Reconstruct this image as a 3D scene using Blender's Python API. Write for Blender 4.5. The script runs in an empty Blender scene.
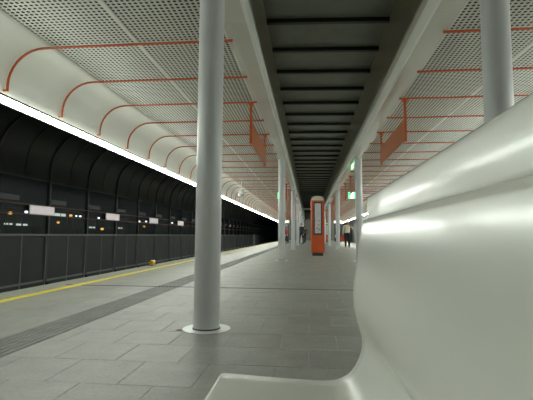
import bpy, bmesh, math, random
from mathutils import Matrix, Vector
random.seed(4)
PI = math.pi
scene = bpy.context.scene
COL = scene.collection

# ------------------------------------------------------------------ camera
EYE = Vector((0, 0, 0.78))
F_PX, VPX, VPY, ROLL = 420.0, 309.0, 235.3, -0.002
fw = Vector((VPX - 266.5, VPY - 200.0, F_PX)).normalized()          # platform axis seen from the camera
up = Vector((math.sin(ROLL), -math.cos(ROLL), 0)); up = (up - fw * up.dot(fw)).normalized()
rt = up.cross(fw)
if rt.x < 0: rt = -rt
cam_d = bpy.data.cameras.new('camera'); cam = bpy.data.objects.new('camera', cam_d); COL.objects.link(cam)
right = Vector((rt[0], fw[0], up[0])); down = Vector((rt[1], fw[1], up[1])); fwd = Vector((rt[2], fw[2], up[2]))
M = Matrix((right, -down, -fwd)).transposed().to_4x4(); M.translation = EYE
cam.matrix_world = M
cam_d.sensor_width = 36.0; cam_d.lens = F_PX / 533.0 * 36.0
cam_d.clip_start = 0.02; cam_d.clip_end = 400
scene.camera = cam

# ------------------------------------------------------------------ world, exposure
w = bpy.data.worlds.new('night'); scene.world = w; w.use_nodes = True
w.node_tree.nodes['Background'].inputs[0].default_value = (0.35, 0.45, 0.6, 1)
w.node_tree.nodes['Background'].inputs[1].default_value = 0.004
vs = scene.view_settings
vs.view_transform = 'Standard'; vs.look = 'None'; vs.gamma = 1.0; vs.use_curve_mapping = False
vs.exposure = 0.27
TUBE_POWER = 62.0

# ------------------------------------------------------------------ materials
MATS = {}
def mat(name, col, rough=0.5, metal=0.0, spec=0.5, noise=0.0, nscale=8.0, bump=0.0, bscale=60.0, coat=0.0, emit=None, es=0.0):
    if name in MATS: return MATS[name]
    m = bpy.data.materials.new(name); m.use_nodes = True; nt = m.node_tree
    b = nt.nodes['Principled BSDF']
    b.inputs['Base Color'].default_value = (*col, 1); b.inputs['Roughness'].default_value = rough
    b.inputs['Metallic'].default_value = metal; b.inputs['Specular IOR Level'].default_value = spec
    b.inputs['Coat Weight'].default_value = coat; b.inputs['Coat Roughness'].default_value = 0.15
    if emit: b.inputs['Emission Color'].default_value = (*emit, 1); b.inputs['Emission Strength'].default_value = es
    if noise or bump:
        g = nt.nodes.new('ShaderNodeNewGeometry')
    if noise:
        n = nt.nodes.new('ShaderNodeTexNoise'); n.inputs['Scale'].default_value = nscale; n.inputs['Detail'].default_value = 5
        r = nt.nodes.new('ShaderNodeValToRGB'); e = r.color_ramp.elements
        e[0].position = 0.3; e[1].position = 0.7
        e[0].color = (*[c * (1 - noise) for c in col], 1); e[1].color = (*[min(1, c * (1 + noise)) for c in col], 1)
        nt.links.new(g.outputs['Position'], n.inputs['Vector']); nt.links.new(n.outputs['Fac'], r.inputs['Fac'])
        nt.links.new(r.outputs['Color'], b.inputs['Base Color'])
    if bump:
        n = nt.nodes.new('ShaderNodeTexNoise'); n.inputs['Scale'].default_value = bscale; n.inputs['Detail'].default_value = 3
        bp = nt.nodes.new('ShaderNodeBump'); bp.inputs['Strength'].default_value = bump; bp.inputs['Distance'].default_value = 0.002
        nt.links.new(g.outputs['Position'], n.inputs['Vector']); nt.links.new(n.outputs['Fac'], bp.inputs['Height'])
        nt.links.new(bp.outputs['Normal'], b.inputs['Normal'])
    MATS[name] = m
    return m

def tile_mat():
    m = bpy.data.materials.new('stone_tile'); m.use_nodes = True; nt = m.node_tree; L = nt.links
    b = nt.nodes['Principled BSDF']; b.inputs['Roughness'].default_value = 0.42; b.inputs['Specular IOR Level'].default_value = 0.5
    g = nt.nodes.new('ShaderNodeNewGeometry'); oi = nt.nodes.new('ShaderNodeObjectInfo')
    n1 = nt.nodes.new('ShaderNodeTexNoise'); n1.inputs['Scale'].default_value = 1.3; n1.inputs['Detail'].default_value = 4
    n2 = nt.nodes.new('ShaderNodeTexNoise'); n2.inputs['Scale'].default_value = 45; n2.inputs['Detail'].default_value = 3
    L.new(g.outputs['Position'], n1.inputs['Vector']); L.new(g.outputs['Position'], n2.inputs['Vector'])
    def math_(op, a, b_=None, v=None):
        k = nt.nodes.new('ShaderNodeMath'); k.operation = op; L.new(a, k.inputs[0])
        if b_ is not None: L.new(b_, k.inputs[1])
        else: k.inputs[1].default_value = v
        return k.outputs[0]
    rnd = math_('FRACT', math_('ADD', oi.outputs['Random'], g.outputs['Random Per Island']), v=0)
    n3 = nt.nodes.new('ShaderNodeTexNoise'); n3.inputs['Scale'].default_value = 7; n3.inputs['Detail'].default_value = 6
    L.new(g.outputs['Position'], n3.inputs['Vector'])
    s = math_('ADD', math_('MULTIPLY', n1.outputs['Fac'], v=0.40), math_('MULTIPLY', n2.outputs['Fac'], v=0.25))
    s = math_('ADD', s, math_('MULTIPLY', n3.outputs['Fac'], v=0.20))
    s = math_('ADD', s, math_('MULTIPLY', rnd, v=0.07))
    r = nt.nodes.new('ShaderNodeValToRGB'); e = r.color_ramp.elements
    e[0].position = 0.28; e[0].color = (0.165, 0.163, 0.145, 1); e[1].position = 0.7; e[1].color = (0.385, 0.38, 0.343, 1)
    L.new(s, r.inputs['Fac']); L.new(r.outputs['Color'], b.inputs['Base Color'])
    rr = nt.nodes.new('ShaderNodeMapRange'); rr.inputs[3].default_value = 0.34; rr.inputs[4].default_value = 0.52
    L.new(n1.outputs['Fac'], rr.inputs[0]); L.new(rr.outputs[0], b.inputs['Roughness'])
    bp = nt.nodes.new('ShaderNodeBump'); bp.inputs['Strength'].default_value = 0.12; bp.inputs['Distance'].default_value = 0.002
    L.new(n2.outputs['Fac'], bp.inputs['Height']); L.new(bp.outputs['Normal'], b.inputs['Normal'])
    return m
def glass_mat(name, tint, refl, rough):
    m = bpy.data.materials.new(name); m.use_nodes = True; nt = m.node_tree; nt.nodes.remove(nt.nodes['Principled BSDF'])
    out = nt.nodes['Material Output']
    t = nt.nodes.new('ShaderNodeBsdfTransparent'); t.inputs[0].default_value = (*tint, 1)
    gl = nt.nodes.new('ShaderNodeBsdfGlossy'); gl.inputs['Roughness'].default_value = rough; gl.inputs[0].default_value = (0.8, 0.85, 0.85, 1)
    mx = nt.nodes.new('ShaderNodeMixShader'); mx.inputs[0].default_value = refl
    nt.links.new(t.outputs[0], mx.inputs[1]); nt.links.new(gl.outputs[0], mx.inputs[2]); nt.links.new(mx.outputs[0], out.inputs[0])
    return m
def emit_mat(name, col, s):
    m = bpy.data.materials.new(name); m.use_nodes = True; nt = m.node_tree
    b = nt.nodes['Principled BSDF']; b.inputs['Base Color'].default_value = (*col, 1)
    b.inputs['Emission Color'].default_value = (*col, 1); b.inputs['Emission Strength'].default_value = s
    return m

TILE = tile_mat()
GROUT = mat('grout', (0.20, 0.198, 0.178), 0.7, noise=0.2)
TACT = mat('tactile_stone', (0.17, 0.17, 0.155), 0.6, noise=0.15, nscale=5)
YELLOW = mat('yellow_paint', (0.80, 0.63, 0.02), 0.5, noise=0.18, nscale=14)
COLPAINT = mat('column_paint', (0.47, 0.485, 0.485), 0.38, spec=0.45, noise=0.03, nscale=3)
RINGW = mat('polished_disc', (0.80, 0.81, 0.80), 0.38, metal=0.6)
DARKGAP = mat('dark_rubber', (0.05, 0.052, 0.05), 0.7)
CREAM = mat('girder_paint', (0.48, 0.47, 0.41), 0.12, spec=0.5, noise=0.03, nscale=1.5)
LIPM = mat('lip_paint', (0.55, 0.56, 0.52), 0.3)
PERF = mat('perforated_sheet', (0.45, 0.445, 0.39), 0.42, spec=0.4)
SEAM = mat('seam_strip', (0.50, 0.50, 0.44), 0.4)
COVE = mat('cove_paint', (0.60, 0.605, 0.57), 0.35, spec=0.4, noise=0.03, nscale=2)
PLENUM = mat('plenum_dark', (0.02, 0.02, 0.018), 0.9)
ROOFP = mat('roof_panel_dark', (0.16, 0.175, 0.142), 0.3, spec=0.5, noise=0.12, nscale=2.5)
BEAM = mat('roof_beam_dark', (0.022, 0.024, 0.021), 0.5)
ORANGE = mat('orange_paint', (0.42, 0.075, 0.013), 0.38, noise=0.06, nscale=9)
ORANGEK = mat('orange_kiosk_paint', (0.52, 0.08, 0.013), 0.4)
SIGNP = mat('sign_back_paint', (0.46, 0.12, 0.022), 0.45, noise=0.06)
BENCH = mat('bench_gelcoat', (0.75, 0.765, 0.70), 0.27, spec=0.5, coat=0.32, bump=0.03, bscale=260)
STEEL = mat('steel', (0.45, 0.46, 0.46), 0.35, metal=0.9)
WPANEL = mat('dark_wall_panel', (0.052, 0.057, 0.055), 0.55, noise=0.1, nscale=1.5)
WFRAME = mat('dark_wall_frame', (0.085, 0.093, 0.092), 0.5)
WFRAME2 = mat('grey_wall_frame', (0.26, 0.275, 0.265), 0.45)
WPANEL_R = mat('pale_wall_panel', (0.42, 0.43, 0.41), 0.5, noise=0.05, nscale=1.5)
REDL = mat('red_stripe', (0.20, 0.03, 0.028), 0.5)
GLASS = glass_mat('tinted_glass', (0.72, 0.76, 0.76), 0.02, 0.35)
GLASSD = mat('fritted_glass', (0.045, 0.052, 0.054), 0.45)
DIMSHEET = glass_mat('cove_dimmer_sheet', (0.36, 0.36, 0.35), 0.0, 0.5)
CONC = mat('concrete', (0.14, 0.14, 0.13), 0.8, noise=0.15)
BALL = mat('ballast', (0.04, 0.04, 0.038), 0.95, noise=0.3, nscale=20)
TUBE = emit_mat('fluorescent', (0.93, 1.0, 0.905), TUBE_POWER)
HOUS = mat('lamp_housing', (0.6, 0.6, 0.58), 0.4)
SIGNW = emit_mat('lit_sign_white', (0.95, 0.87, 0.86), 0.3)
GREEN = emit_mat('exit_green', (0.05, 0.75, 0.22), 2.2)
EXITW = emit_mat('exit_white', (0.85, 1.0, 0.85), 3.5)
DARKM = mat('dark_metal', (0.03, 0.032, 0.035), 0.5)
WHITEP = mat('white_plastic', (0.7, 0.7, 0.68), 0.4)

# ------------------------------------------------------------------ builders
class MB:
    def __init__(s): s.v = []; s.f = []; s.mi = []
    def quad(s, *idx, m=0): s.f.append(idx); s.mi.append(m)
    def box(s, x0, x1, y0, y1, z0, z1, m=0):
        n = len(s.v)
        s.v += [(x0, y0, z0), (x1, y0, z0), (x1, y1, z0), (x0, y1, z0), (x0, y0, z1), (x1, y0, z1), (x1, y1, z1), (x0, y1, z1)]
        for q in ((3, 2, 1, 0), (4, 5, 6, 7), (0, 1, 5, 4), (1, 2, 6, 5), (2, 3, 7, 6), (3, 0, 4, 7)):
            s.f.append(tuple(n + i for i in q)); s.mi.append(m)
        return s
    def tube(s, pts, r, seg=10, cap=True, m=0, square=False):
        pts = [Vector(p) for p in pts]; rs = r if isinstance(r, (list, tuple)) else [r] * len(pts)
        n0 = len(s.v)
        t0 = (pts[1] - pts[0]).normalized()
        a = Vector((0, 1, 0)) if abs(t0.y) < 0.8 else Vector((0, 0, 1))
        for i, p in enumerate(pts):
            t = ((pts[min(i + 1, len(pts) - 1)] - pts[max(i - 1, 0)])).normalized()
            u = (a - t * a.dot(t)).normalized(); vv = t.cross(u); a = u
            for k in range(seg):
                an = 2 * PI * (k + 0.5) / seg
                s.v.append(tuple(p + (u * math.cos(an) + vv * math.sin(an)) * rs[i]))
        for i in range(len(pts) - 1):
            for k in range(seg):
                b = n0 + i * seg; s.f.append((b + k, b + (k + 1) % seg, b + seg + (k + 1) % seg, b + seg + k)); s.mi.append(m)
        if cap:
            s.f.append(tuple(n0 + k for k in reversed(range(seg)))); s.mi.append(m)
            e = n0 + (len(pts) - 1) * seg; s.f.append(tuple(e + k for k in range(seg))); s.mi.append(m)
        return s
    def lathe(s, prof, seg=32, c=(0, 0), m=0):
        n0 = len(s.v)
        for r, z in prof:
            for k in range(seg):
                an = 2 * PI * k / seg; s.v.append((c[0] + r * math.cos(an), c[1] + r * math.sin(an), z))
        for i in range(len(prof) - 1):
            for k in range(seg):
                b = n0 + i * seg; s.f.append((b + k, b + (k + 1) % seg, b + seg + (k + 1) % seg, b + seg + k)); s.mi.append(m)
        return s
    def ball(s, c, r, seg=12, rings=8, m=0):
        n0 = len(s.v); rr = r if isinstance(r, (tuple, list)) else (r, r, r)
        for i in range(rings + 1):
            th = PI * i / rings
            for k in range(seg):
                a = 2 * PI * k / seg
                s.v.append((c[0] + rr[0] * math.sin(th) * math.cos(a), c[1] + rr[1] * math.sin(th) * math.sin(a), c[2] - rr[2] * math.cos(th)))
        for i in range(rings):
            for k in range(seg):
                b = n0 + i * seg; s.f.append((b + k, b + (k + 1) % seg, b + seg + (k + 1) % seg, b + seg + k)); s.mi.append(m)
        return s
    def extrude_poly(s, poly, y0, y1, m=0):     # poly in (x, z), extruded along y
        n0 = len(s.v); n = len(poly)
        for y in (y0, y1):
            for x, z in poly: s.v.append((x, y, z))
        for k in range(n): s.f.append((n0 + k, n0 + (k + 1) % n, n0 + n + (k + 1) % n, n0 + n + k)); s.mi.append(m)
        s.f.append(tuple(n0 + k for k in reversed(range(n)))); s.mi.append(m)
        s.f.append(tuple(n0 + n + k for k in range(n))); s.mi.append(m)
        return s
    def mesh(s, name, mats, smooth=False, angle=None):
        me = bpy.data.meshes.new(name); me.from_pydata(s.v, [], s.f)
        for mm in (mats if isinstance(mats, (list, tuple)) else [mats]): me.materials.append(mm)
        me.polygons.foreach_set('material_index', s.mi)
        bm = bmesh.new(); bm.from_mesh(me); bmesh.ops.remove_doubles(bm, verts=bm.verts, dist=1e-6)
        bmesh.ops.recalc_face_normals(bm, faces=bm.faces); bm.to_mesh(me); bm.free()
        if smooth:
            me.polygons.foreach_set('use_smooth', [True] * len(me.polygons))
            me.set_sharp_from_angle(angle=math.radians(angle or 40))
        me.update()
        return me
    def build(s, name, mats, parent=None, loc=(0, 0, 0), smooth=False, angle=None):
        return link(name, s.mesh(name, mats, smooth, angle), parent, loc)
def link(name, me, parent=None, loc=(0, 0, 0), rz=0.0):
    o = bpy.data.objects.new(name, me); COL.objects.link(o)
    o.parent = parent; o.location = loc; o.rotation_euler = (0, 0, rz)
    return o
def tag(o, label=None, cat=None, group=None, kind=None):
    if label: o['label'] = label
    if cat: o['category'] = cat
    if group: o['group'] = group
    if kind: o['kind'] = kind
    return o
def thing(name, label, cat, loc=(0, 0, 0), group=None, rz=0.0):
    return tag(link(name, None, None, loc, rz), label, cat, group)
def struct(name, label, loc=(0, 0, 0)):
    return tag(link(name, None, None, loc), label, kind='structure')
ORD = ['nearest', 'second nearest', 'third nearest', 'fourth nearest', 'fifth nearest', 'sixth nearest', 'seventh nearest', 'eighth nearest', 'ninth nearest', 'tenth nearest']

# ------------------------------------------------------------------ dimensions
CX = 0.32                                    # axis of the platform
def mir(x): return 2 * CX - x
BAY = 1.206
Y0 = 4.90 - 5 * BAY                          # first ceiling bay (behind the camera)
NB = 56
YEND = Y0 + NB * BAY
COLX = (-0.852, 1.535); COLY0, COLDY = 3.51, 9.65
EDGE_L, EDGE_R = -4.0, mir(-4.0)
ZG = 3.17                                    # underside of the girders
ZP = 3.21                                    # perforated ceiling
ZR = 4.40                                    # dark roof between the girders

# ------------------------------------------------------------------ platform floor
floor = struct('floor', 'grey stone tiled station platform')
MB().box(EDGE_L + 0.03, EDGE_R - 0.03, -4, YEND, -1.0, -0.012).build('slab', CONC, floor)
MB().box(EDGE_L + 0.02, EDGE_R - 0.02, -4, YEND, -0.012, -0.0022).build('grout_bed', GROUT, floor)
for x0, x1 in ((EDGE_L - 0.02, EDGE_L + 0.28), (EDGE_R - 0.28, EDGE_R + 0.02)):
    m = MB(); y = -4
    while y < YEND - 0.1:
        m.box(x0, x1, y + 0.003, min(y + 1.2, YEND) - 0.003, -0.1, 0.0); y += 1.2
    m.build('edge_coping', mat('coping_stone', (0.27, 0.275, 0.25), 0.5, noise=0.1, nscale=4), floor)
T = 0.40
def bev_tile(sx, sy, h=0.012, b=0.0015):
    m = MB(); a, c = sx / 2, sy / 2
    m.v = [(-a, -c, -h), (a, -c, -h), (a, c, -h), (-a, c, -h), (-a, -c, -b), (a, -c, -b), (a, c, -b), (-a, c, -b),
           (-a + b, -c + b, 0), (a - b, -c + b, 0), (a - b, c - b, 0), (-a + b, c - b, 0)]
    for lo in (0, 4):
        for k in range(4): m.quad(lo + k, lo + (k + 1) % 4, lo + 4 + (k + 1) % 4, lo + 4 + k)
    m.quad(8, 9, 10, 11)
    return m
GAP = 0.0025
tiles = []                                   # (x0, x1, y0, y1)
rows = []; y = -3.83
while y < YEND - T:
    rows.append(y); y += T
    if abs(y - 6.17) < 0.02: y += 0.060      # expansion joint
for i, y in enumerate(rows):
    off = 0.2 if i % 2 else 0.0
    for xa, xb in ((EDGE_L + 0.28, -2.28), (-1.93, EDGE_R - 0.28)):
        x = math.floor((xa - off) / T) * T + off
        while x < xb - 1e-6:
            a, b = max(x, xa), min(x + T, xb)
            if b - a > 0.03: tiles.append((a + GAP / 2, b - GAP / 2, y + GAP / 2, y + T - GAP / 2))
            x += T
def seen(t):
    c = Vector(((t[0] + t[1]) / 2, (t[2] + t[3]) / 2, 0)) - EYE
    d = c.dot(fwd)
    if d < 0.5: return False
    u, v = c.dot(right) / d * F_PX, c.dot(down) / d * F_PX
    if not (-285 < u < 285 and v < 215): return False
    return not (c.x > 0.12 * c.y + 0.02)     # behind the bench back
vis = sorted([t for t in tiles if seen(t)], key=lambda t: (t[2] ** 2 + t[0] ** 2))[:300]
visset = set(vis); cache = {}
for t in vis:
    k = (round(t[1] - t[0], 4), round(t[3] - t[2], 4))
    if k not in cache: cache[k] = bev_tile(*k).mesh('floor_tile', TILE)
    link('floor_tile', cache[k], floor, ((t[0] + t[1]) / 2, (t[2] + t[3]) / 2, random.uniform(-0.0006, 0.0004)))
m = MB()
for t in tiles:
    if t in visset: continue
    q = bev_tile(t[1] - t[0], t[3] - t[2]); n = len(m.v); cx, cy = (t[0] + t[1]) / 2, (t[2] + t[3]) / 2
    m.v += [(a + cx, b + cy, c) for a, b, c in q.v]
    for f in q.f[4:]: m.quad(*[n + i for i in f])
MB().box(EDGE_L + 0.28, EDGE_R - 0.28, 6.168, 6.232, -0.012, -0.0002).build('expansion_joint', mat('joint_filler', (0.018, 0.018, 0.017), 0.9), floor)
tag(m.build('distant_floor_tiles', TILE, floor), kind='stuff')
# ribbed guidance strip
def tact_mesh():
    m = MB(); n = 6; wd = 0.345
    m.box(-wd / 2, wd / 2, -0.197, 0.197, -0.012, -0.002)
    for k in range(n):
        x = -wd / 2 + wd * (k + 0.5) / n
        m.box(x - 0.013, x + 0.013, -0.197, 0.197, -0.002, 0.003)
    return m.mesh('guidance_tile', TACT)
tme = tact_mesh()
for y in rows:
    if y > -0.5: link('guidance_tile', tme, floor, (-2.105, y + T / 2, 0))
for s in (0, 1):
    x = -3.53 if s == 0 else mir(-3.53)
    MB().box(x - 0.065, x + 0.065, -3.7, YEND, -0.004, 0.0012).build('yellow_line', YELLOW, floor)
# track troughs
for s, nm in ((0, 'left'), (1, 'right')):
    x0, x1 = (-8.4, EDGE_L) if s == 0 else (EDGE_R, mir(-8.4) - 1.9)
    tb = tag(MB().box(x0, x1, -4, YEND + 10, -1.25, -1.05).build('floor_track_' + nm, BALL), 'dark ballast track bed beside the platform', kind='structure')
    xc = (x0 + x1) / 2
    for q in (-0.72, 0.72):
        MB().box(xc + q - 0.035, xc + q + 0.035, -4, YEND + 9, -1.05, -0.93).build('rail', STEEL, tb)

# ------------------------------------------------------------------ girders above the column rows
for s in (0, 1):
    g = struct('trim_%d' % (s + 1), 'cream painted girder casing over the %s column row' % ('left' if s == 0 else 'right'))
    def X(a, b):
        return (a, b) if s == 0 else tuple(sorted((mir(a), mir(b))))
    a, b = X(-0.975, -0.695)
    seg_n = 24; L = (YEND - Y0) / seg_n
    for k in range(seg_n):                   # casing panels with fine joints
        MB().box(a, b, Y0 + k * L + 0.003, Y0 + (k + 1) * L - 0.003, ZG, ZG + 0.05).build('casing_panel', CREAM, g)
    MB().box(a + 0.004, b - 0.004, Y0, YEND, ZG + 0.012, ZR + 0.1).build('girder_web', mat('web_cream_shaded', (0.30, 0.29, 0.23), 0.3, noise=0.05, nscale=1.5), g)  # girder cream taken darker; the web's weaker light is put into its colour
    a2, b2 = X(-0.693, -0.655)
    MB().box(a2, b2, Y0, YEND, ZG - 0.025, ZG + 0.16).build('edge_lip', LIPM, g)

# ------------------------------------------------------------------ roof lantern between the girders
ceiling = struct('ceiling', 'dark raised roof strip and perforated ceilings over the platform')
BSP = 1.10; yb = 6.84 - 7 * BSP
pm = MB().box(-0.75, mir(-0.75), 0.012, BSP - 0.012, 0, 0.03).mesh('roof_panel', ROOFP)
bmh = MB().box(-0.75, mir(-0.75), -0.04, 0.04, -0.07, 0.02).mesh('roof_beam', BEAM)
k = 0
while yb + k * BSP < YEND:
    link('roof_panel', pm, ceiling, (0, yb + k * BSP - 0.018, ZR + 0.002 * (k % 2)), 0.055)
    link('roof_beam', bmh, ceiling, (0, yb + k * BSP - 0.018, ZR), 0.055); k += 1
MB().box(-0.97, mir(-0.97), Y0, YEND, ZR + 0.1, ZR + 0.16).build('roof_deck', PLENUM, ceiling)

# ------------------------------------------------------------------ perforated wings, coves, pipes, lamps
def perf_mesh(wx, wy, nx, ny, r):
    m = MB(); px, py = wx / nx, wy / ny; idx = {}
    def V(x, y):
        k = (round(x, 5), round(y, 5))
        if k not in idx: idx[k] = len(m.v); m.v.append((x, y, 0))
        return idx[k]
    for i in range(nx):
        for j in range(ny):
            x0, y0 = -wx / 2 + i * px, -wy / 2 + j * py; cx, cy = x0 + px / 2, y0 + py / 2
            o = [V(x0, y0), V(x0 + px, y0), V(x0 + px, y0 + py), V(x0, y0 + py)]
            inn = [V(cx + r * math.cos(PI * (q + 0.5) / 4 + PI), cy + r * math.sin(PI * (q + 0.5) / 4 + PI)) for q in range(8)]
            # octagon vertices start at 202.5 deg, i.e. q0=202.5, q1=247.5 (around the lower left corner 225)
            for c in range(4):
                A, B = inn[(2 * c) % 8], inn[(2 * c + 1) % 8]; C = inn[(2 * c + 2) % 8]
                m.quad(o[c], B, A); m.quad(o[c], o[(c + 1) % 4], C, B)
    return m
P0, P1, P2 = -0.98, -2.175, -3.36
pw = abs(P1 - P0) - 0.045
pmesh = perf_mesh(pw, BAY - 0.006, 19, 20, 0.0195).mesh('perforated_panel', PERF)
ARC_C = (-3.38, 2.68); ARC_R = 0.53
def arc(r, n=10, x0=None, zlow=None):
    pts = [(ARC_C[0] - r * math.sin(PI / 2 * i / n), ARC_C[1] + r * math.cos(PI / 2 * i / n)) for i in range(n + 1)]
    return pts
def cove_mesh(s):
    pr = [(P2 + 0.02, ZP)] + arc(ARC_R, 12) + [(ARC_C[0] - ARC_R, 2.54)]
    po = [(ARC_C[0] - ARC_R - 0.03, 2.54)] + list(reversed(arc(ARC_R + 0.03, 12))) + [(P2 + 0.02, ZP + 0.03)]
    poly = pr + po
    if s: poly = [(mir(x), z) for x, z in poly]
    return MB().extrude_poly(poly, 0.0015, BAY - 0.0015).mesh('cove_panel', COVE, True, 35)
def pipe_mesh(s):
    zc = 3.154; r = 0.475
    pts = [(-0.94, zc)] + [(-1.5, zc), (-2.2, zc), (-2.9, zc)] + [(ARC_C[0] - r * math.sin(PI / 2 * i / 9), 2.675 + r * math.cos(PI / 2 * i / 9)) for i in range(10)] + [(ARC_C[0] - r, 2.60)]
    if s: pts = [(mir(x), z) for x, z in pts]
    return MB().tube([(x, 0, z) for x, z in pts], 0.0150, 10).mesh('pipe', ORANGE, True, 50)
for s in (0, 1):
    side = 'left' if s == 0 else 'right'
    cm, pim = cove_mesh(s), pipe_mesh(s)
    fxx = mir if s else (lambda q: q)
    pcap = MB().tube([(fxx(-0.925), 0, 3.153), (fxx(-0.955), 0, 3.153)], 0.0175, 10).mesh('end_cap', ORANGE, True, 50)
    a, b = sorted((fxx(-3.912), fxx(-3.85)))
    pclip = MB().box(a, b, -0.012, 0.012, 2.60, 2.62).mesh('wall_clip', ORANGE)
    for k in range(NB):
        y = Y0 + k * BAY
        for a, b in ((P0, P1), (P1, P2)):
            xc = (a + b) / 2
            link('perforated_panel', pmesh, ceiling, (mir(xc) if s else xc, y + BAY / 2, ZP))
        link('cove_panel', cm, ceiling, (0, y, 0))
    for x in (P0 - 0.008, P1, P2 + 0.005):
        xx = mir(x) if s else x
        MB().box(xx - 0.026, xx + 0.026, Y0, YEND, ZP - 0.004, ZP + 0.02).build('seam_strip', SEAM, ceiling)
    a, b = sorted((mir(-0.97), mir(-3.36))) if s else (-3.36, -0.97)
    MB().box(a, b, Y0, YEND, ZP + 0.28, ZP + 0.32).build('plenum_lid', PLENUM, ceiling)
    # orange pipes
    n = 0
    for k in range(3, NB):
        y = Y0 + k * BAY
        front = k >= 5
        lab = ('%s orange pipe bent along the %s ceiling' % (ORD[n], side)) if front and n < 10 else \
              ('orange pipe bent along the %s ceiling, far down the row' % side if front else 'orange pipe bent along the %s ceiling, above the bench' % side)
        if front: n += 1
        p = thing('orange_pipe', lab, 'pipe', (0, y, 0), 'orange pipes under the %s ceiling' % side)
        link('pipe', pim, p); link('end_cap', pcap, p); link('wall_clip', pclip, p)
    # continuous row of fluorescent lamps along the lower cove edge
    tx = -3.855 if s == 0 else mir(-3.855)
    tm = MB().tube([(0, 0.012, 0), (0, BAY - 0.012, 0)], 0.027, 8).mesh('tube', TUBE, True, 60)
    hx = -1 if s == 0 else 1
    a, b = sorted((hx * 0.042, hx * 0.075))
    hm = MB().box(a, b, 0.001, BAY - 0.001, -0.05 if s == 0 else 0.03, 0.054).mesh('housing', HOUS)  # reach shaped for light: left shields the wall from the tube, right lets it through
    a, b = sorted((-hx * 0.012, hx * 0.042))
    om = MB().box(-0.052, 0.052, 0.004, BAY - 0.004, 0.034, 0.038).mesh('cove_dimmer', DIMSHEET)  # see-through plate added above the tube to dim its light on the cove
    em = MB().box(a, b, 0.001, 0.012, -0.02, 0.02).mesh('end_cap', HOUS)
    for k in range(NB):
        l = thing('fluorescent_lamp', 'white fluorescent tube in the continuous row along the %s ceiling edge' % side, 'lamp',
                  (tx, Y0 + k * BAY, 2.485), 'fluorescent row on the %s' % side)
        link('tube', tm, l); link('housing', hm, l); link('end_cap', em, l); link('cove_dimmer', om, l)

# ------------------------------------------------------------------ columns
shaft = MB().lathe([(0.0, 0.012), (0.109, 0.012), (0.109, ZG + 0.001), (0.0, ZG + 0.001)], 40).mesh('shaft', COLPAINT, True, 50)
disc = MB().lathe([(0.116, 0.0), (0.116, 0.004), (0.197, 0.004), (0.200, 0.002), (0.200, 0.0)], 48).mesh('base_disc', RINGW, True, 30)
gap = MB().lathe([(0.0, 0.0), (0.114, 0.0), (0.114, 0.010), (0.111, 0.013), (0.0, 0.013)], 40).mesh('base_collar', DARKGAP, True, 40)
for s in (0, 1):
    for k in range(7):
        side = 'left' if s == 0 else 'right'
        lab = '%s round grey steel column of the %s row' % (ORD[k], side)
        c = thing('steel_column', lab, 'column', (COLX[s], COLY0 + k * COLDY, 0), 'round grey columns')
        link('shaft', shaft, c); link('base_disc', disc, c); link('base_collar', gap, c)

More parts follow.
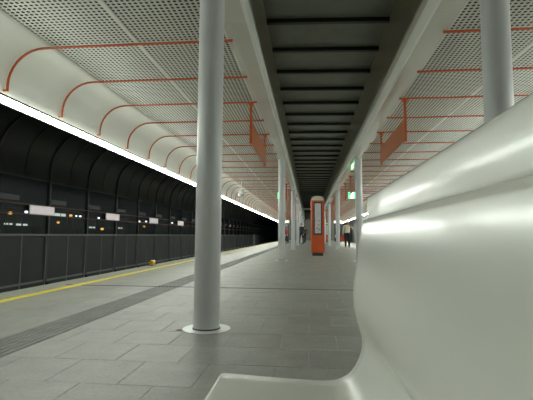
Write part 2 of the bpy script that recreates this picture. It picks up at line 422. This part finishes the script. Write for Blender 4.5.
# ------------------------------------------------------------------ trackside walls
WX = -8.2; WSP = 2.33; WY0 = 12.5 - 6 * WSP; NW = 46
ZRAIL = 0.74; ZTR = 2.42; ZCV = 2.75; RCV = 1.35
def curve_pts(r_off=0.0, n=8):
    cx = WX + RCV
    return [(cx - (RCV - r_off) * math.cos(PI / 2 * i / n), ZCV + (RCV - r_off) * math.sin(PI / 2 * i / n)) for i in range(n + 1)]
for s in (0, 1):
    side = 'left' if s == 0 else 'right'
    wl = struct('wall_' + side, 'dark glazed trackside wall with curved mullions' if s == 0 else 'pale trackside wall beyond the right track')
    fx = (lambda x: mir(x) - 1.9) if s else (lambda x: x)
    lowm = WPANEL_R if s else WPANEL
    wf, wf2 = (WPANEL_R, WPANEL_R) if s else (WFRAME, WFRAME2)
    def bx(x0, x1, *a):
        p = sorted((fx(x0), fx(x1))); return MB().box(p[0], p[1], *a)
    half = WSP / 2
    pan = bx(WX - 0.03, WX, 0.05, half - 0.03, -1.05, ZRAIL - 0.05).mesh('wall_panel', lowm)
    stud = bx(WX - 0.02, WX + 0.014, -0.02, 0.02, -1.05, ZRAIL - 0.03).mesh('stud', wf2)
    studw = bx(WX - 0.05, WX + 0.05, -0.10, -0.06, -1.05, ZRAIL - 0.03).mesh('stud', wf2)
    post_poly = [(WX + 0.05, -1.05)] + [(WX + 0.05, ZCV)] + curve_pts(0.05)[1:] + list(reversed(curve_pts(-0.05))) + [(WX - 0.05, -1.05)]
    post = MB().extrude_poly([(fx(x), z) for x, z in post_poly], -0.028, 0.028).mesh('mullion', wf, True, 35)
    thin_poly = [(WX + 0.02, ZTR)] + [(WX + 0.02, ZCV)] + curve_pts(0.02)[1:] + list(reversed(curve_pts(-0.02))) + [(WX - 0.02, ZTR)]
    thin = MB().extrude_poly([(fx(x), z) for x, z in thin_poly], -0.012, 0.012).mesh('glazing_bar', wf, True, 35)
    pane = bx(WX - 0.012, WX, 0.03, WSP - 0.03, ZRAIL + 0.03, ZTR - 0.02).mesh('glass_pane', GLASS if s == 0 else WPANEL_R)
    cp = [(WX, ZTR + 0.02), (WX, ZCV)] + curve_pts(0)[1:]; cpo = [(x - 0.012, z + 0.004) for x, z in reversed(cp)]
    cpane = MB().extrude_poly([(fx(x), z) for x, z in cp + cpo], 0.03, half - 0.014).mesh('curved_pane', GLASSD if s == 0 else WPANEL_R, True, 35)
    foot = bx(WX + 0.05, WX + 0.16, -0.06, 0.06, -1.05, -0.72).mesh('mullion_foot', DARKM)
    gbar = bx(WX - 0.01, WX + 0.02, 0.10, 0.95, 1.72, 1.86).mesh('grey_bar', WFRAME)  # thin grey bar across part of each bay
    for k in range(NW):
        y = WY0 + k * WSP
        link('mullion', post, wl, (0, y, 0)); link('mullion_foot', foot, wl, (0, y, 0))
        link('glazing_bar', thin, wl, (0, y + half, 0)); link('stud', stud, wl, (0, y + half, 0)); link('stud', studw, wl, (0, y + WSP, 0))
        for q in (0, 1):
            link('wall_panel', pan, wl, (0, y + q * half, 0)); link('curved_pane', cpane, wl, (0, y + q * half + (0 if q == 0 else 0.014), 0))
        link('glass_pane', pane, wl, (0, y, 0))
        if s == 0: link('grey_bar', gbar, wl, (0, y, 0))
    ya, yb_ = WY0, WY0 + NW * WSP
    bx(WX - 0.05, WX + 0.07, ya, yb_, ZRAIL - 0.03, ZRAIL + 0.03).build('hand_rail', wf2, wl)
    bx(WX - 0.03, WX + 0.03, ya, yb_, ZTR - 0.025, ZTR + 0.025).build('transom', wf, wl)
    bx(WX - 0.03, WX + 0.045, ya, yb_, -1.05, -0.80).build('kick_board', DARKM, wl)
    bx(WX - 0.02, WX + 0.02, ya, yb_, -0.70, -0.64).build('bottom_rail', wf2, wl)
    for z in ((1.63, 1.34) if s == 0 else ()):
        bx(WX + 0.052, WX + 0.062, ya, yb_, z - 0.014, z + 0.014).build('red_stripe', REDL, wl)
    xe = WX + RCV
    a, b = sorted((fx(xe), mir(-3.9) if s else -3.9))
    MB().box(a, b, ya, yb_, ZCV + RCV, ZCV + RCV + 0.08).build('track_roof', PLENUM, wl)
    a, b = sorted((mir(-3.96), mir(-3.90))) if s else (-3.96, -3.90)
    MB().box(a, b, Y0, YEND, ZP + 0.1, ZCV + RCV).build('roof_upstand', PLENUM, wl)
# station name plates between the red stripes
nm_w = MB().box(WX + 0.064, WX + 0.085, 0, 1.16, 1.365, 1.605)
npm = nm_w.mesh('name_plate', SIGNW)
npf = MB().box(WX + 0.063, WX + 0.080, -0.03, 1.19, 1.345, 1.625).mesh('plate_frame', WHITEP)
for k, y in enumerate((11.52, 16.18, 20.84, 25.5, 30.16, 34.82)):
    o = thing('name_plate', '%s white lit name plate on the dark trackside wall' % ORD[k], 'sign', (0, y, 0), 'white plates between the red stripes')
    link('plate', npm, o); link('plate_frame', npf, o)
d = struct('door_1', 'pale grey service door far along the dark wall')
MB().box(WX + 0.05, WX + 0.09, 61.5, 63.2, -1.05, 0.85).build('leaf', mat('door_grey', (0.42, 0.43, 0.42), 0.5), d)
MB().box(WX + 0.09, WX + 0.13, 61.7, 61.8, -0.15, -0.05).build('door_handle', STEEL, d)

# ------------------------------------------------------------------ far end
wb = struct('wall_back', 'dim end wall far down the platform')
MB().box(-3.9, mir(-3.9), YEND, YEND + 0.1, 0, 4.5).build('panel', mat('end_wall', (0.16, 0.155, 0.13), 0.6, noise=0.1), wb)
tag(MB().box(-0.655, mir(-0.655), 45.0, 45.2, 3.5, 3.66).build('trim_3', COVE), 'pale cross beam between the girders far away', kind='structure')

# ------------------------------------------------------------------ bench
bench = thing('moulded_bench', 'glossy cream moulded bench with tall curved back filling the right foreground', 'bench', (0.2, 0.2, 0))
BO = Vector((-0.2, -0.2, 0))
def smooth_poly(pts, n=6):
    out = []
    for i in range(len(pts) - 1):
        p0, p1, p2, p3 = pts[max(i - 1, 0)], pts[i], pts[i + 1], pts[min(i + 2, len(pts) - 1)]
        for k in range(n):
            t = k / n
            out.append(tuple(0.5 * ((2 * p1[j]) + (-p0[j] + p2[j]) * t + (2 * p0[j] - 5 * p1[j] + 4 * p2[j] - p3[j]) * t * t + (-p0[j] + 3 * p1[j] - 3 * p2[j] + p3[j]) * t ** 3) for j in (0, 1)))
    out.append(pts[-1]); return out
BP = [(-0.224, 0.372), (-0.229, 0.398), (-0.2265, 0.4225), (-0.2205, 0.4305), (-0.2100, 0.4327), (-0.15, 0.4305), (-0.05, 0.4265), (0.03, 0.4245), (0.072, 0.4305), (0.103, 0.451), (0.124, 0.490),
      (0.129, 0.528), (0.119, 0.567), (0.1095, 0.612), (0.1105, 0.665), (0.121, 0.733), (0.131, 0.800), (0.1335, 0.812), (0.138, 0.8187), (0.150, 0.8205)]
HP = [(0.1480, 0.8205), (0.1466, 0.8210), (0.1460, 0.8225), (0.1458, 0.830), (0.1454, 0.845), (0.1458, 0.860), (0.1464, 0.8705), (0.1480, 0.8748), (0.1525, 0.876), (0.170, 0.873), (0.174, 0.860)]
def bench_strip(name, P, th, y0, y1, ny, bulge):
    pr = smooth_poly(P, 5); N = len(pr); m = MB()
    nrm = []
    for i in range(N):
        a, b = pr[max(i - 1, 0)], pr[min(i + 1, N - 1)]; dx, dz = b[0] - a[0], b[1] - a[1]; L = math.hypot(dx, dz)
        nrm.append((dz / L, -dx / L))       # towards the rear / underside
    ys = [y0, y0 + 0.006] + [y0 + 0.006 + (y1 - y0 - 0.012) * k / ny for k in range(1, ny)] + [y1 - 0.006, y1 - 0.0015, y1]
    for j, y in enumerate(ys):
        sh = {0: 0.35, len(ys) - 1: 0.42, len(ys) - 2: 0.18}.get(j, 0.0)
        t = min(1, max(0, (y1 - y) / 0.38)); t = t * t * (3 - 2 * t)
        ring_f, ring_b = [], []
        for i, (x, z) in enumerate(pr):
            wgt = math.exp(-((z - 0.525) / 0.05) ** 2) if (x > 0.0) else 0.0
            dx = bulge * t * wgt
            nx, nz = nrm[i]; 
            ring_f.append((x + dx + nx * th * sh, y, z + nz * th * sh)); ring_b.append((x + dx + nx * th * (1 - sh), y, z + nz * th * (1 - sh)))
        m.v += ring_f + list(reversed(ring_b))
    R_ = 2 * N
    for j in range(len(ys) - 1):
        for k in range(R_):
            b = j * R_; m.quad(b + k, b + (k + 1) % R_, b + R_ + (k + 1) % R_, b + R_ + k)
    for base, in ((0,), ((len(ys) - 1) * R_,)):
        for k in range(N - 1): m.quad(base + k, base + k + 1, base + R_ - 2 - k, base + R_ - 1 - k)
    return m.build(name, BENCH, bench, BO, True, 38)
bench_strip('seat_shell', BP, 0.016, -0.75, 1.08, 40, 0.030)
bench_strip('headrest', HP, 0.012, -0.75, 1.08, 8, 0.0)
for y in (-0.45, 0.72):
    lg = MB().tube([(-0.05, y, 0.012), (-0.05, y, 0.40)], 0.03, 16).box(-0.19, 0.09, y - 0.03, y + 0.03, 0.385, 0.408).build('leg', STEEL, bench, BO, True, 40)
    MB().lathe([(0, 0), (0.09, 0), (0.09, 0.012), (0.0, 0.012)], 28, (-0.05, y)).build('floor_plate', STEEL, lg)
    MB().box(0.175, 0.20, y - 0.025, y + 0.025, 0.40, 0.80).box(0.06, 0.20, y - 0.025, y + 0.025, 0.385, 0.41).box(0.155, 0.20, y - 0.025, y + 0.025, 0.78, 0.80).build('back_bracket', STEEL, bench, BO)

# ------------------------------------------------------------------ hanging orange sign boards
YB = lambda i: 4.90 + i * BAY
boards = ((2, 4), (8, 10), (12, 14), (18, 20), (24, 26))
for s in (0, 1):
    side = 'left' if s == 0 else 'right'
    x = -1.03 if s == 0 else 1.655
    for n, (i0, i1) in enumerate(boards):
        ya, yb_ = YB(i0), YB(i1)
        o = thing('hanging_sign', '%s orange sign board hung from the %s ceiling pipes' % (ORD[n], side), 'sign', (x, ya, 2.40), 'orange sign boards under the ceiling')
        for yy in (0, yb_ - ya):
            p = MB().box(-0.02, 0.02, yy - 0.022, yy + 0.022, 0.0, 0.722).build('hanger_post', ORANGE, o)
            MB().box(-0.055, 0.055, yy - 0.03, yy + 0.03, 0.722, 0.735).box(-0.035, 0.035, yy - 0.026, yy + 0.026, 0.69, 0.722).build('clamp', ORANGE, p)
        MB().box(-0.014, 0.014, 0.024, yb_ - ya - 0.024, 0.02, 0.40).build('board', SIGNP, o)

# ------------------------------------------------------------------ green exit signs
def man(m, ox, oz, sc, y0, y1):
    def seg(a, b, t):
        a, b = Vector(a), Vector(b); d_ = (b - a).normalized(); n_ = Vector((-d_.y, d_.x)) * t / 2
        poly = [(ox + sc * p.x, oz + sc * p.y) for p in (a - n_, b - n_, b + n_, a + n_)]
        m.extrude_poly(poly, y0, y1)
    poly = [(ox + sc * (0.10 + 0.07 * math.cos(q * PI / 4)), oz + sc * (0.42 + 0.07 * math.sin(q * PI / 4))) for q in range(8)]
    m.extrude_poly(poly, y0, y1)
    for a, b, t in (((0.06, 0.33), (-0.03, 0.05), 0.14), ((0.05, 0.30), (0.22, 0.20), 0.06), ((0.02, 0.30), (-0.16, 0.22), 0.06), ((-0.03, 0.06), (0.13, -0.10), 0.08),
                    ((0.13, -0.10), (0.08, -0.34), 0.07), ((-0.04, 0.06), (-0.12, -0.16), 0.08), ((-0.12, -0.16), (-0.32, -0.18), 0.07)): seg(a, b, t)
for s in (0, 1):
    x = 1.84 if s else -1.20
    o = thing('exit_sign', 'green lit escape route sign hanging under the %s ceiling' % ('right' if s else 'left'), 'sign', (x, 18.2, 2.36), 'green escape route signs')
    MB().box(-0.16, 0.16, 0, 0.06, 0, 0.28).build('sign_case', WHITEP, o)
    MB().box(-0.155, 0.155, -0.006, 0.0, 0.006, 0.274).build('green_face', GREEN, o)
    m = MB(); man(m, 0.0, 0.135, 0.27, -0.011, -0.006)
    m.build('running_figure', EXITW, o)
    MB().box(-0.075, 0.075, -0.0075, -0.006, 0.02, 0.262).build('white_door', EXITW, o)
    for q in (-0.12, 0.12): MB().box(q - 0.006, q + 0.006, 0.02, 0.032, 0.28, ZP - 2.36).build('hanger_rod', DARKM, o)

# ------------------------------------------------------------------ information pillars
def pillar(label, loc, rz=0.0):
    o = thing('information_pillar', label, 'kiosk', loc, 'orange information pillars', rz)
    MB().box(-0.20, 0.20, -0.17, 0.17, 0.0, 0.13).build('plinth', DARKM, o)
    MB().box(-0.25, 0.25, -0.21, 0.21, 0.13, 2.12).build('body', ORANGEK, o)
    n = 10; poly = [(-0.235, 2.12)] + [(-0.235 * math.cos(PI * i / n), 2.12 + 0.17 * math.sin(PI * i / n) ** 0.6) for i in range(1, n)] + [(0.235, 2.12)]
    MB().extrude_poly(list(reversed(poly)), -0.195, 0.195).build('domed_cap', mat('cap_cream', (0.52, 0.52, 0.46), 0.4), o, (0, 0, 0), True, 40)
    fr = MB().box(-0.155, 0.155, -0.228, -0.21, 0.80, 2.06).build('poster_frame', DARKM, o)
    ps = MB().box(-0.115, 0.115, -0.232, -0.228, 0.86, 2.00).build('map_poster', mat('map_paper', (0.50, 0.53, 0.54), 0.35, noise=0.12, nscale=16), fr)
    for px, pz in ((0.03, 1.18), (-0.02, 1.05), (0.06, 1.0), (0.05, 1.34)):
        MB().box(px - 0.02, px + 0.02, -0.234, -0.232, pz - 0.025, pz + 0.025).build('red_mark', mat('red_print', (0.6, 0.08, 0.05), 0.5), ps)
    return o
pillar('orange information pillar with white map poster and domed cream cap', (0.33, 16.4, 0), 0.03)
pillar('small distant orange pillar between right columns, beyond the main pillar', (2.15, 51.0, 0), -0.1)

# ------------------------------------------------------------------ lift cabins at the far end
for s in (0, 1):
    x = mir(-3.05) if s else -3.05
    o = thing('glazed_cabin', 'dark glazed cabin with white lit header at the far %s of the platform' % ('right' if s else 'left'), 'cabin', (x, 55.0, 0), 'dark glazed cabins')
    MB().box(-0.42, 0.42, -0.3, 0.9, 0.0, 2.35).build('cabin_body', DARKM, o)
    MB().box(-0.45, 0.45, -0.34, 0.9, 2.35, 2.70).build('header', emit_mat('header_lit', (0.9, 0.92, 0.8), 0.4), o)
    MB().box(-0.36, 0.36, -0.315, -0.3, 0.1, 2.25).build('glass_front', mat('cabin_glass', (0.03, 0.035, 0.04), 0.1), o)
    MB().box(-0.36, 0.0, -0.33, -0.315, 0.5, 0.9).build('notice', mat('notice_white', (0.6, 0.62, 0.6), 0.5), o)

# ------------------------------------------------------------------ dome camera, edge marker, scrap
o = thing('dome_camera', 'white dome camera hanging on a rod under the left ceiling', 'camera', (-3.02, 18.6, 2.55))
MB().tube([(0, 0, 0.2), (0, 0, ZP - 2.55)], 0.022, 10).build('rod', WHITEP, o, (0, 0, 0), True)
MB().lathe([(0, 0.24), (0.06, 0.24), (0.14, 0.17), (0.15, 0.06), (0.12, 0.05)], 20).build('housing', mat('dome_white', (0.75, 0.75, 0.72), 0.35), o, (0, 0, 0), True)
MB().lathe([(0.12, 0.05), (0.10, -0.02), (0.05, -0.07), (0, -0.08)], 20).build('dome', mat('smoked_dome', (0.35, 0.35, 0.34), 0.15), o, (0, 0, 0), True)
mk = thing('edge_marker', 'small orange yellow marker block on the left platform edge', 'marker', (-3.93, 10.35, 0))
MB().extrude_poly([(-0.05, 0), (0.05, 0), (0.04, 0.10), (0.0, 0.13), (-0.04, 0.10)], -0.10, 0.10).build('block', mat('marker_yellow', (0.55, 0.33, 0.03), 0.5), mk)
MB().box(-0.06, 0.06, -0.12, 0.12, 0.0, 0.012).build('base_plate', DARKM, mk)
m = MB(); m.v = [(0, 0, 0.003), (0.035, 0.004, 0.006), (0.05, 0.02, 0.003), (0.03, 0.03, 0.010), (0.005, 0.022, 0.004), (0.02, 0.012, 0.012)]
for q in ((0, 1, 5), (1, 2, 5), (2, 3, 5), (3, 4, 5), (4, 0, 5)): m.quad(*q)
m.v += [(a, b, 0.0008) for a, b, c in m.v[:5]]
for k in range(5): m.quad(k, (k + 1) % 5, 6 + (k + 1) % 5, 6 + k)
m.quad(10, 9, 8, 7, 6)
tag(m.build('paper_scrap', mat('scrap_tan', (0.5, 0.36, 0.24), 0.8), None, (-1.08, 3.40, 0)), 'tiny tan paper scrap on the tiles beside the nearest left column', 'litter')

# ------------------------------------------------------------------ people
def person(label, loc, rz, H, cols, pose='walk', phone=0, stout=1.0):
    """body built from tapering limbs, fused by a voxel remesh into one surface"""
    k = H / 1.75
    A = MB()
    def limb(pts, rs): 
        A.tube(pts, rs, 12)
        for p, r in zip(pts, rs): A.ball(p, r, 10, 6)
    st = 0.14 if pose == 'walk' else 0.03
    # legs
    hipz, kneez, ankz = 0.93, 0.50, 0.09
    feet = []
    for sg in (-1, 1):
        fy = st * sg
        limb([(0.09 * sg, 0, hipz), (0.10 * sg, fy * 0.55 + 0.02, kneez), (0.10 * sg, fy - 0.02, ankz)], [0.095, 0.062, 0.045])
        limb([(0.10 * sg, fy - 0.045, 0.045), (0.11 * sg, fy + 0.10, 0.04), (0.115 * sg, fy + 0.18, 0.032)], [0.042, 0.042, 0.03])
    # torso
    for z, rx, ry in ((0.93, 0.165, 0.115), (1.05, 0.155, 0.105), (1.18, 0.165, 0.11), (1.30, 0.18, 0.115), (1.40, 0.17, 0.095)):
        A.ball((0, 0, z), (rx, ry, 0.12), 16, 8)
    limb([(-0.16, 0, 1.44), (0, 0, 1.46), (0.16, 0, 1.44)], [0.055, 0.06, 0.055])
    limb([(0, 0, 1.46), (0, 0.015, 1.57)], [0.058, 0.052])
    # head
    A.ball((0, 0.02, 1.655), (0.075, 0.095, 0.105), 16, 12)
    A.ball((0, 0.045, 1.60), (0.055, 0.06, 0.055), 12, 8)
    limb([(0, 0.105, 1.665), (0, 0.128, 1.635)], [0.011, 0.016])
    for sg in (-1, 1): A.ball((0.078 * sg, 0.01, 1.65), (0.012, 0.022, 0.032), 8, 6)
    A.ball((0, 0.104, 1.597), (0.024, 0.012, 0.008), 8, 6)
    # arms and hands
    for sg in (-1, 1):
        if phone == sg:
            sh, el, wr, fd = (0.18 * sg, 0, 1.43), (0.30 * sg, 0.08, 1.22), (0.17 * sg, 0.12, 1.50), Vector((-0.45 * sg, -0.2, 0.87))
        else:
            sw = -0.10 * sg if pose == 'walk' else 0.02
            sh, el, wr, fd = (0.19 * sg, 0, 1.43), (0.245 * sg, sw * 0.5 - 0.02, 1.15), (0.255 * sg, sw + 0.04, 0.90), Vector((0.0, 0.15, -0.98))
        limb([sh, el, wr], [0.055, 0.043, 0.030])
        w_ = Vector(wr); fd.normalize(); sd = Vector((0, 1, 0)) - fd * fd.y; sd.normalize()
        limb([tuple(w_), tuple(w_ + fd * 0.08)], [0.028, 0.033])
        for q, L_ in enumerate((0.075, 0.085, 0.08, 0.062)):
            b0 = w_ + fd * 0.085 + sd * (0.030 - 0.020 * q); cu = Vector((-0.25 * sg, 0, 0))
            b1 = b0 + fd * L_ * 0.5; b2 = b1 + (fd + cu).normalized() * L_ * 0.5
            limb([tuple(b0), tuple(b1), tuple(b2)], [0.0095, 0.009, 0.008])
        t0 = w_ + fd * 0.03 + sd * 0.025; t1 = t0 + (fd * 0.6 + sd * 0.8).normalized() * 0.04; t2 = t1 + fd * 0.03
        limb([tuple(t0), tuple(t1), tuple(t2)], [0.012, 0.011, 0.009])
    A.v = [(x * k, y * k, z * k) for x, y, z in A.v]
    root = thing('person', label, 'person', loc, 'people waiting on the platform', rz)
    me = A.mesh('body_source', [cols['skin']])
    tmp = bpy.data.objects.new('tmp', me); COL.objects.link(tmp)
    md = tmp.modifiers.new('r', 'REMESH'); md.mode = 'VOXEL'; md.voxel_size = 0.0105; md.use_smooth_shade = True
    dg = bpy.context.evaluated_depsgraph_get(); ev = tmp.evaluated_get(dg)
    bm_ = bpy.data.meshes.new_from_object(ev); bpy.data.objects.remove(tmp); bpy.data.meshes.remove(me)
    bm_.materials.clear()
    for n_ in ('skin', 'top', 'legs', 'shoes'): bm_.materials.append(cols[n_])
    mi = []
    for p in bm_.polygons:
        x, y, z = (c / k for c in p.center)
        if z < 0.085: q = 3
        elif abs(x) < 0.21 and z < 0.98 and not (abs(x) > 0.205): q = 2
        elif z > 1.49: q = 0
        elif abs(x) > 0.205 and z < 0.905: q = 0
        else: q = 1
        if phone and x * phone > 0.08 and y > 0.06 and z > 1.40: q = 0
        mi.append(q)
    bm_.polygons.foreach_set('material_index', mi)
    bm_.polygons.foreach_set('use_smooth', [True] * len(bm_.polygons)); bm_.name = 'body'
    bo = link('body', bm_, root); bo.scale = (stout, stout, 1)
    hm = MB(); hm.ball((0, 0.0, 1.675 * k), (0.085 * k, 0.10 * k, 0.10 * k), 16, 10)
    hm2 = MB(); keep = []
    hm.f = [f for f in hm.f if not (sum(hm.v[i][1] for i in f) / 4 > 0.035 and sum(hm.v[i][2] for i in f) / 4 < 1.70 * k) and sum(hm.v[i][2] for i in f) / 4 > 1.60 * k]
    hm.mi = [0] * len(hm.f)
    hm.build('hair', cols['hair'], root, (0, 0, 0), True, 60)
    for sg in (-1, 1):
        MB().ball((0.032 * sg * k, 0.108 * k, 1.662 * k), 0.010 * k, 8, 6).build('eye', mat('eye_dark', (0.02, 0.02, 0.02), 0.2), root)
    return root
SK = mat('skin', (0.45, 0.27, 0.19), 0.5)
HR = mat('hair_dark', (0.03, 0.022, 0.016), 0.6); HG = mat('hair_brown', (0.12, 0.07, 0.04), 0.6)
BLK = mat('cloth_black', (0.012, 0.013, 0.016), 0.8); SHO = mat('shoe_black', (0.015, 0.014, 0.013), 0.5)
CRM = mat('cloth_cream', (0.62, 0.58, 0.45), 0.8); NVY = mat('cloth_navy', (0.02, 0.024, 0.04), 0.8)
RED = mat('cloth_red', (0.42, 0.03, 0.035), 0.8); GRY = mat('cloth_grey', (0.06, 0.06, 0.06), 0.8)
person('person in cream shirt and black trousers holding one hand to the ear', (2.52, 28.3, 0), PI, 1.72,
       dict(skin=SK, top=CRM, legs=BLK, shoes=SHO, hair=HG), 'stand', -1, 1.18)
b = thing('shopping_bag', 'red shopping bag held by the person in cream shirt', 'bag', (2.52 - 0.335, 28.22, 0.43))
MB().extrude_poly([(-0.10, -0.04), (0.10, -0.04), (0.12, 0.28), (-0.12, 0.28)], -0.05, 0.05).build('bag_body', mat('bag_red', (0.60, 0.05, 0.03), 0.5), b)
MB().tube([(-0.08, 0, 0.27)] + [(-0.08 * math.cos(PI * i / 8), 0, 0.28 + 0.085 * math.sin(PI * i / 8)) for i in range(1, 8)] + [(0.08, 0, 0.27)], 0.008, 6).build('strap', mat('bag_red', (0.6, 0.05, 0.03)), b)
person('person in dark coat standing beside the distant left columns', (-0.66, 37.0, 0), PI * 0.85, 1.80, dict(skin=SK, top=NVY, legs=BLK, shoes=SHO, hair=HR))
person('person in dark clothes further away, left of the orange pillar', (-0.42, 43.5, 0), PI * 0.1, 1.70, dict(skin=SK, top=GRY, legs=BLK, shoes=SHO, hair=HR))
person('person in red top and dark trousers far down the left platform side', (-2.28, 45.0, 0), PI * 0.6, 1.68, dict(skin=SK, top=RED, legs=NVY, shoes=SHO, hair=HR), 'stand')

# ------------------------------------------------------------------ night outside the left wall
tag(MB().box(-160, -8.5, -10, 220, -4.2, -4.0).build('ground', mat('night_ground', (0.02, 0.022, 0.02), 0.9, noise=0.3, nscale=0.2)), 'dark ground outside the station', kind='structure')
def at(px, py, Xw):
    d_ = right * ((px - 266.5) / F_PX) + down * ((py - 200) / F_PX) + fwd
    return EYE + d_ * (Xw / d_.x)
LW = emit_mat('lamp_white', (0.85, 0.92, 1.0), 3.0); LO = emit_mat('lamp_orange', (1.0, 0.45, 0.10), 1.6)
WIN = emit_mat('window_lit', (0.85, 0.9, 0.8), 1.0)
spots = ((10, 213, -38, LO, 0.55), (26, 212, -38, LW, 0.5), (70.5, 215.5, -40, LO, 0.6), (76, 216, -44, LW, 0.4), (80, 216.3, -44, LW, 0.5), (58, 222.5, -44, LO, 0.55), (98.5, 218, -44, LW, 0.5),
         (102, 229, -52, LO, 0.9), (139, 221.5, -40, LW, 0.6), (146, 221.5, -44, LW, 0.6), (144, 226.5, -46, LO, 0.7), (172, 223, -40, LW, 0.6), (182, 226, -46, LO, 0.6), (230, 226, -40, LW, 0.5), (224, 227, -46, LO, 0.5))
WORDS = ['leftmost', 'second', 'third', 'fourth', 'fifth', 'sixth', 'seventh', 'eighth', 'ninth']
count = {LW: 0, LO: 0}
for i, (px, py, Xw, mm, sz) in enumerate(sorted(spots, key=lambda q: q[0])):
    p = at(px, py, Xw); hgt = p.z + 4.0
    o = thing('street_lamp', ('%s %s street lamp' + (' from the left' if count[mm] else '') + ', seen through the dark wall glass') % (WORDS[count[mm]], 'orange' if mm is LO else 'white'), 'street lamp', (p.x, p.y, -4.0), 'street lamps outside')
    count[mm] += 1
    MB().tube([(-0.5, 0, 0), (-0.5, 0, hgt + 0.25)], 0.07, 8).tube([(-0.5, 0, hgt + 0.2), (0.0, 0, hgt + 0.25)], 0.05, 8).build('pole', DARKM, o)
    MB().ball((0.05, 0, hgt), (sz * 0.45, sz * 0.45, sz * 0.35), 10, 8).build('lamp_head', mm, o)
def block(label, px0, px1, pyt, Xw, wins):
    a, b_ = at(px0, pyt, Xw), at(px1, pyt, Xw)
    o = thing('building', label, 'building', (Xw, a.y, -4.0), 'buildings outside at night')
    H_ = a.z + 4.0
    MB().box(-12, 0, 0, b_.y - a.y, 0, H_).build('wall', mat('night_wall', (0.05, 0.052, 0.05), 0.8, noise=0.1), o)
    MB().box(-12.3, 0.3, -0.3, b_.y - a.y + 0.3, H_, H_ + 0.4).build('roof', mat('night_roof', (0.02, 0.02, 0.02), 0.8), o)
    for (x0, x1, y0, y1) in wins:
        q0, q1 = at(x0, y1, Xw), at(x1, y0, Xw)
        f_ = MB().box(0, 0.08, q0.y - a.y, q1.y - a.y, min(q0.z, q1.z) + 4.0, max(q0.z, q1.z) + 4.0).build('window', WIN, o)
        n_ = max(2, int((q1.y - q0.y) / 2.5))
        for j in range(1, n_):
            yy = q0.y - a.y + (q1.y - q0.y) * j / n_
            MB().box(0.08, 0.14, yy - 0.1, yy + 0.1, min(q0.z, q1.z) + 4.0, max(q0.z, q1.z) + 4.0).build('window_bar', DARKM, f_)
block('low dark building with long lit window strips at far left', -6, 33, 209, -44, ((4, 12, 223.2, 224.6), (16, 27, 224.0, 225.4)))
block('dark building with white strip light behind the first name plate', 50, 84, 212, -60, ((54.5, 65.5, 214.0, 216.3),))
block('small dark building with one lit strip, mid wall', 86, 128, 217, -60, ((89, 95, 226.8, 228.0), (118, 122, 227.5, 228.6)))
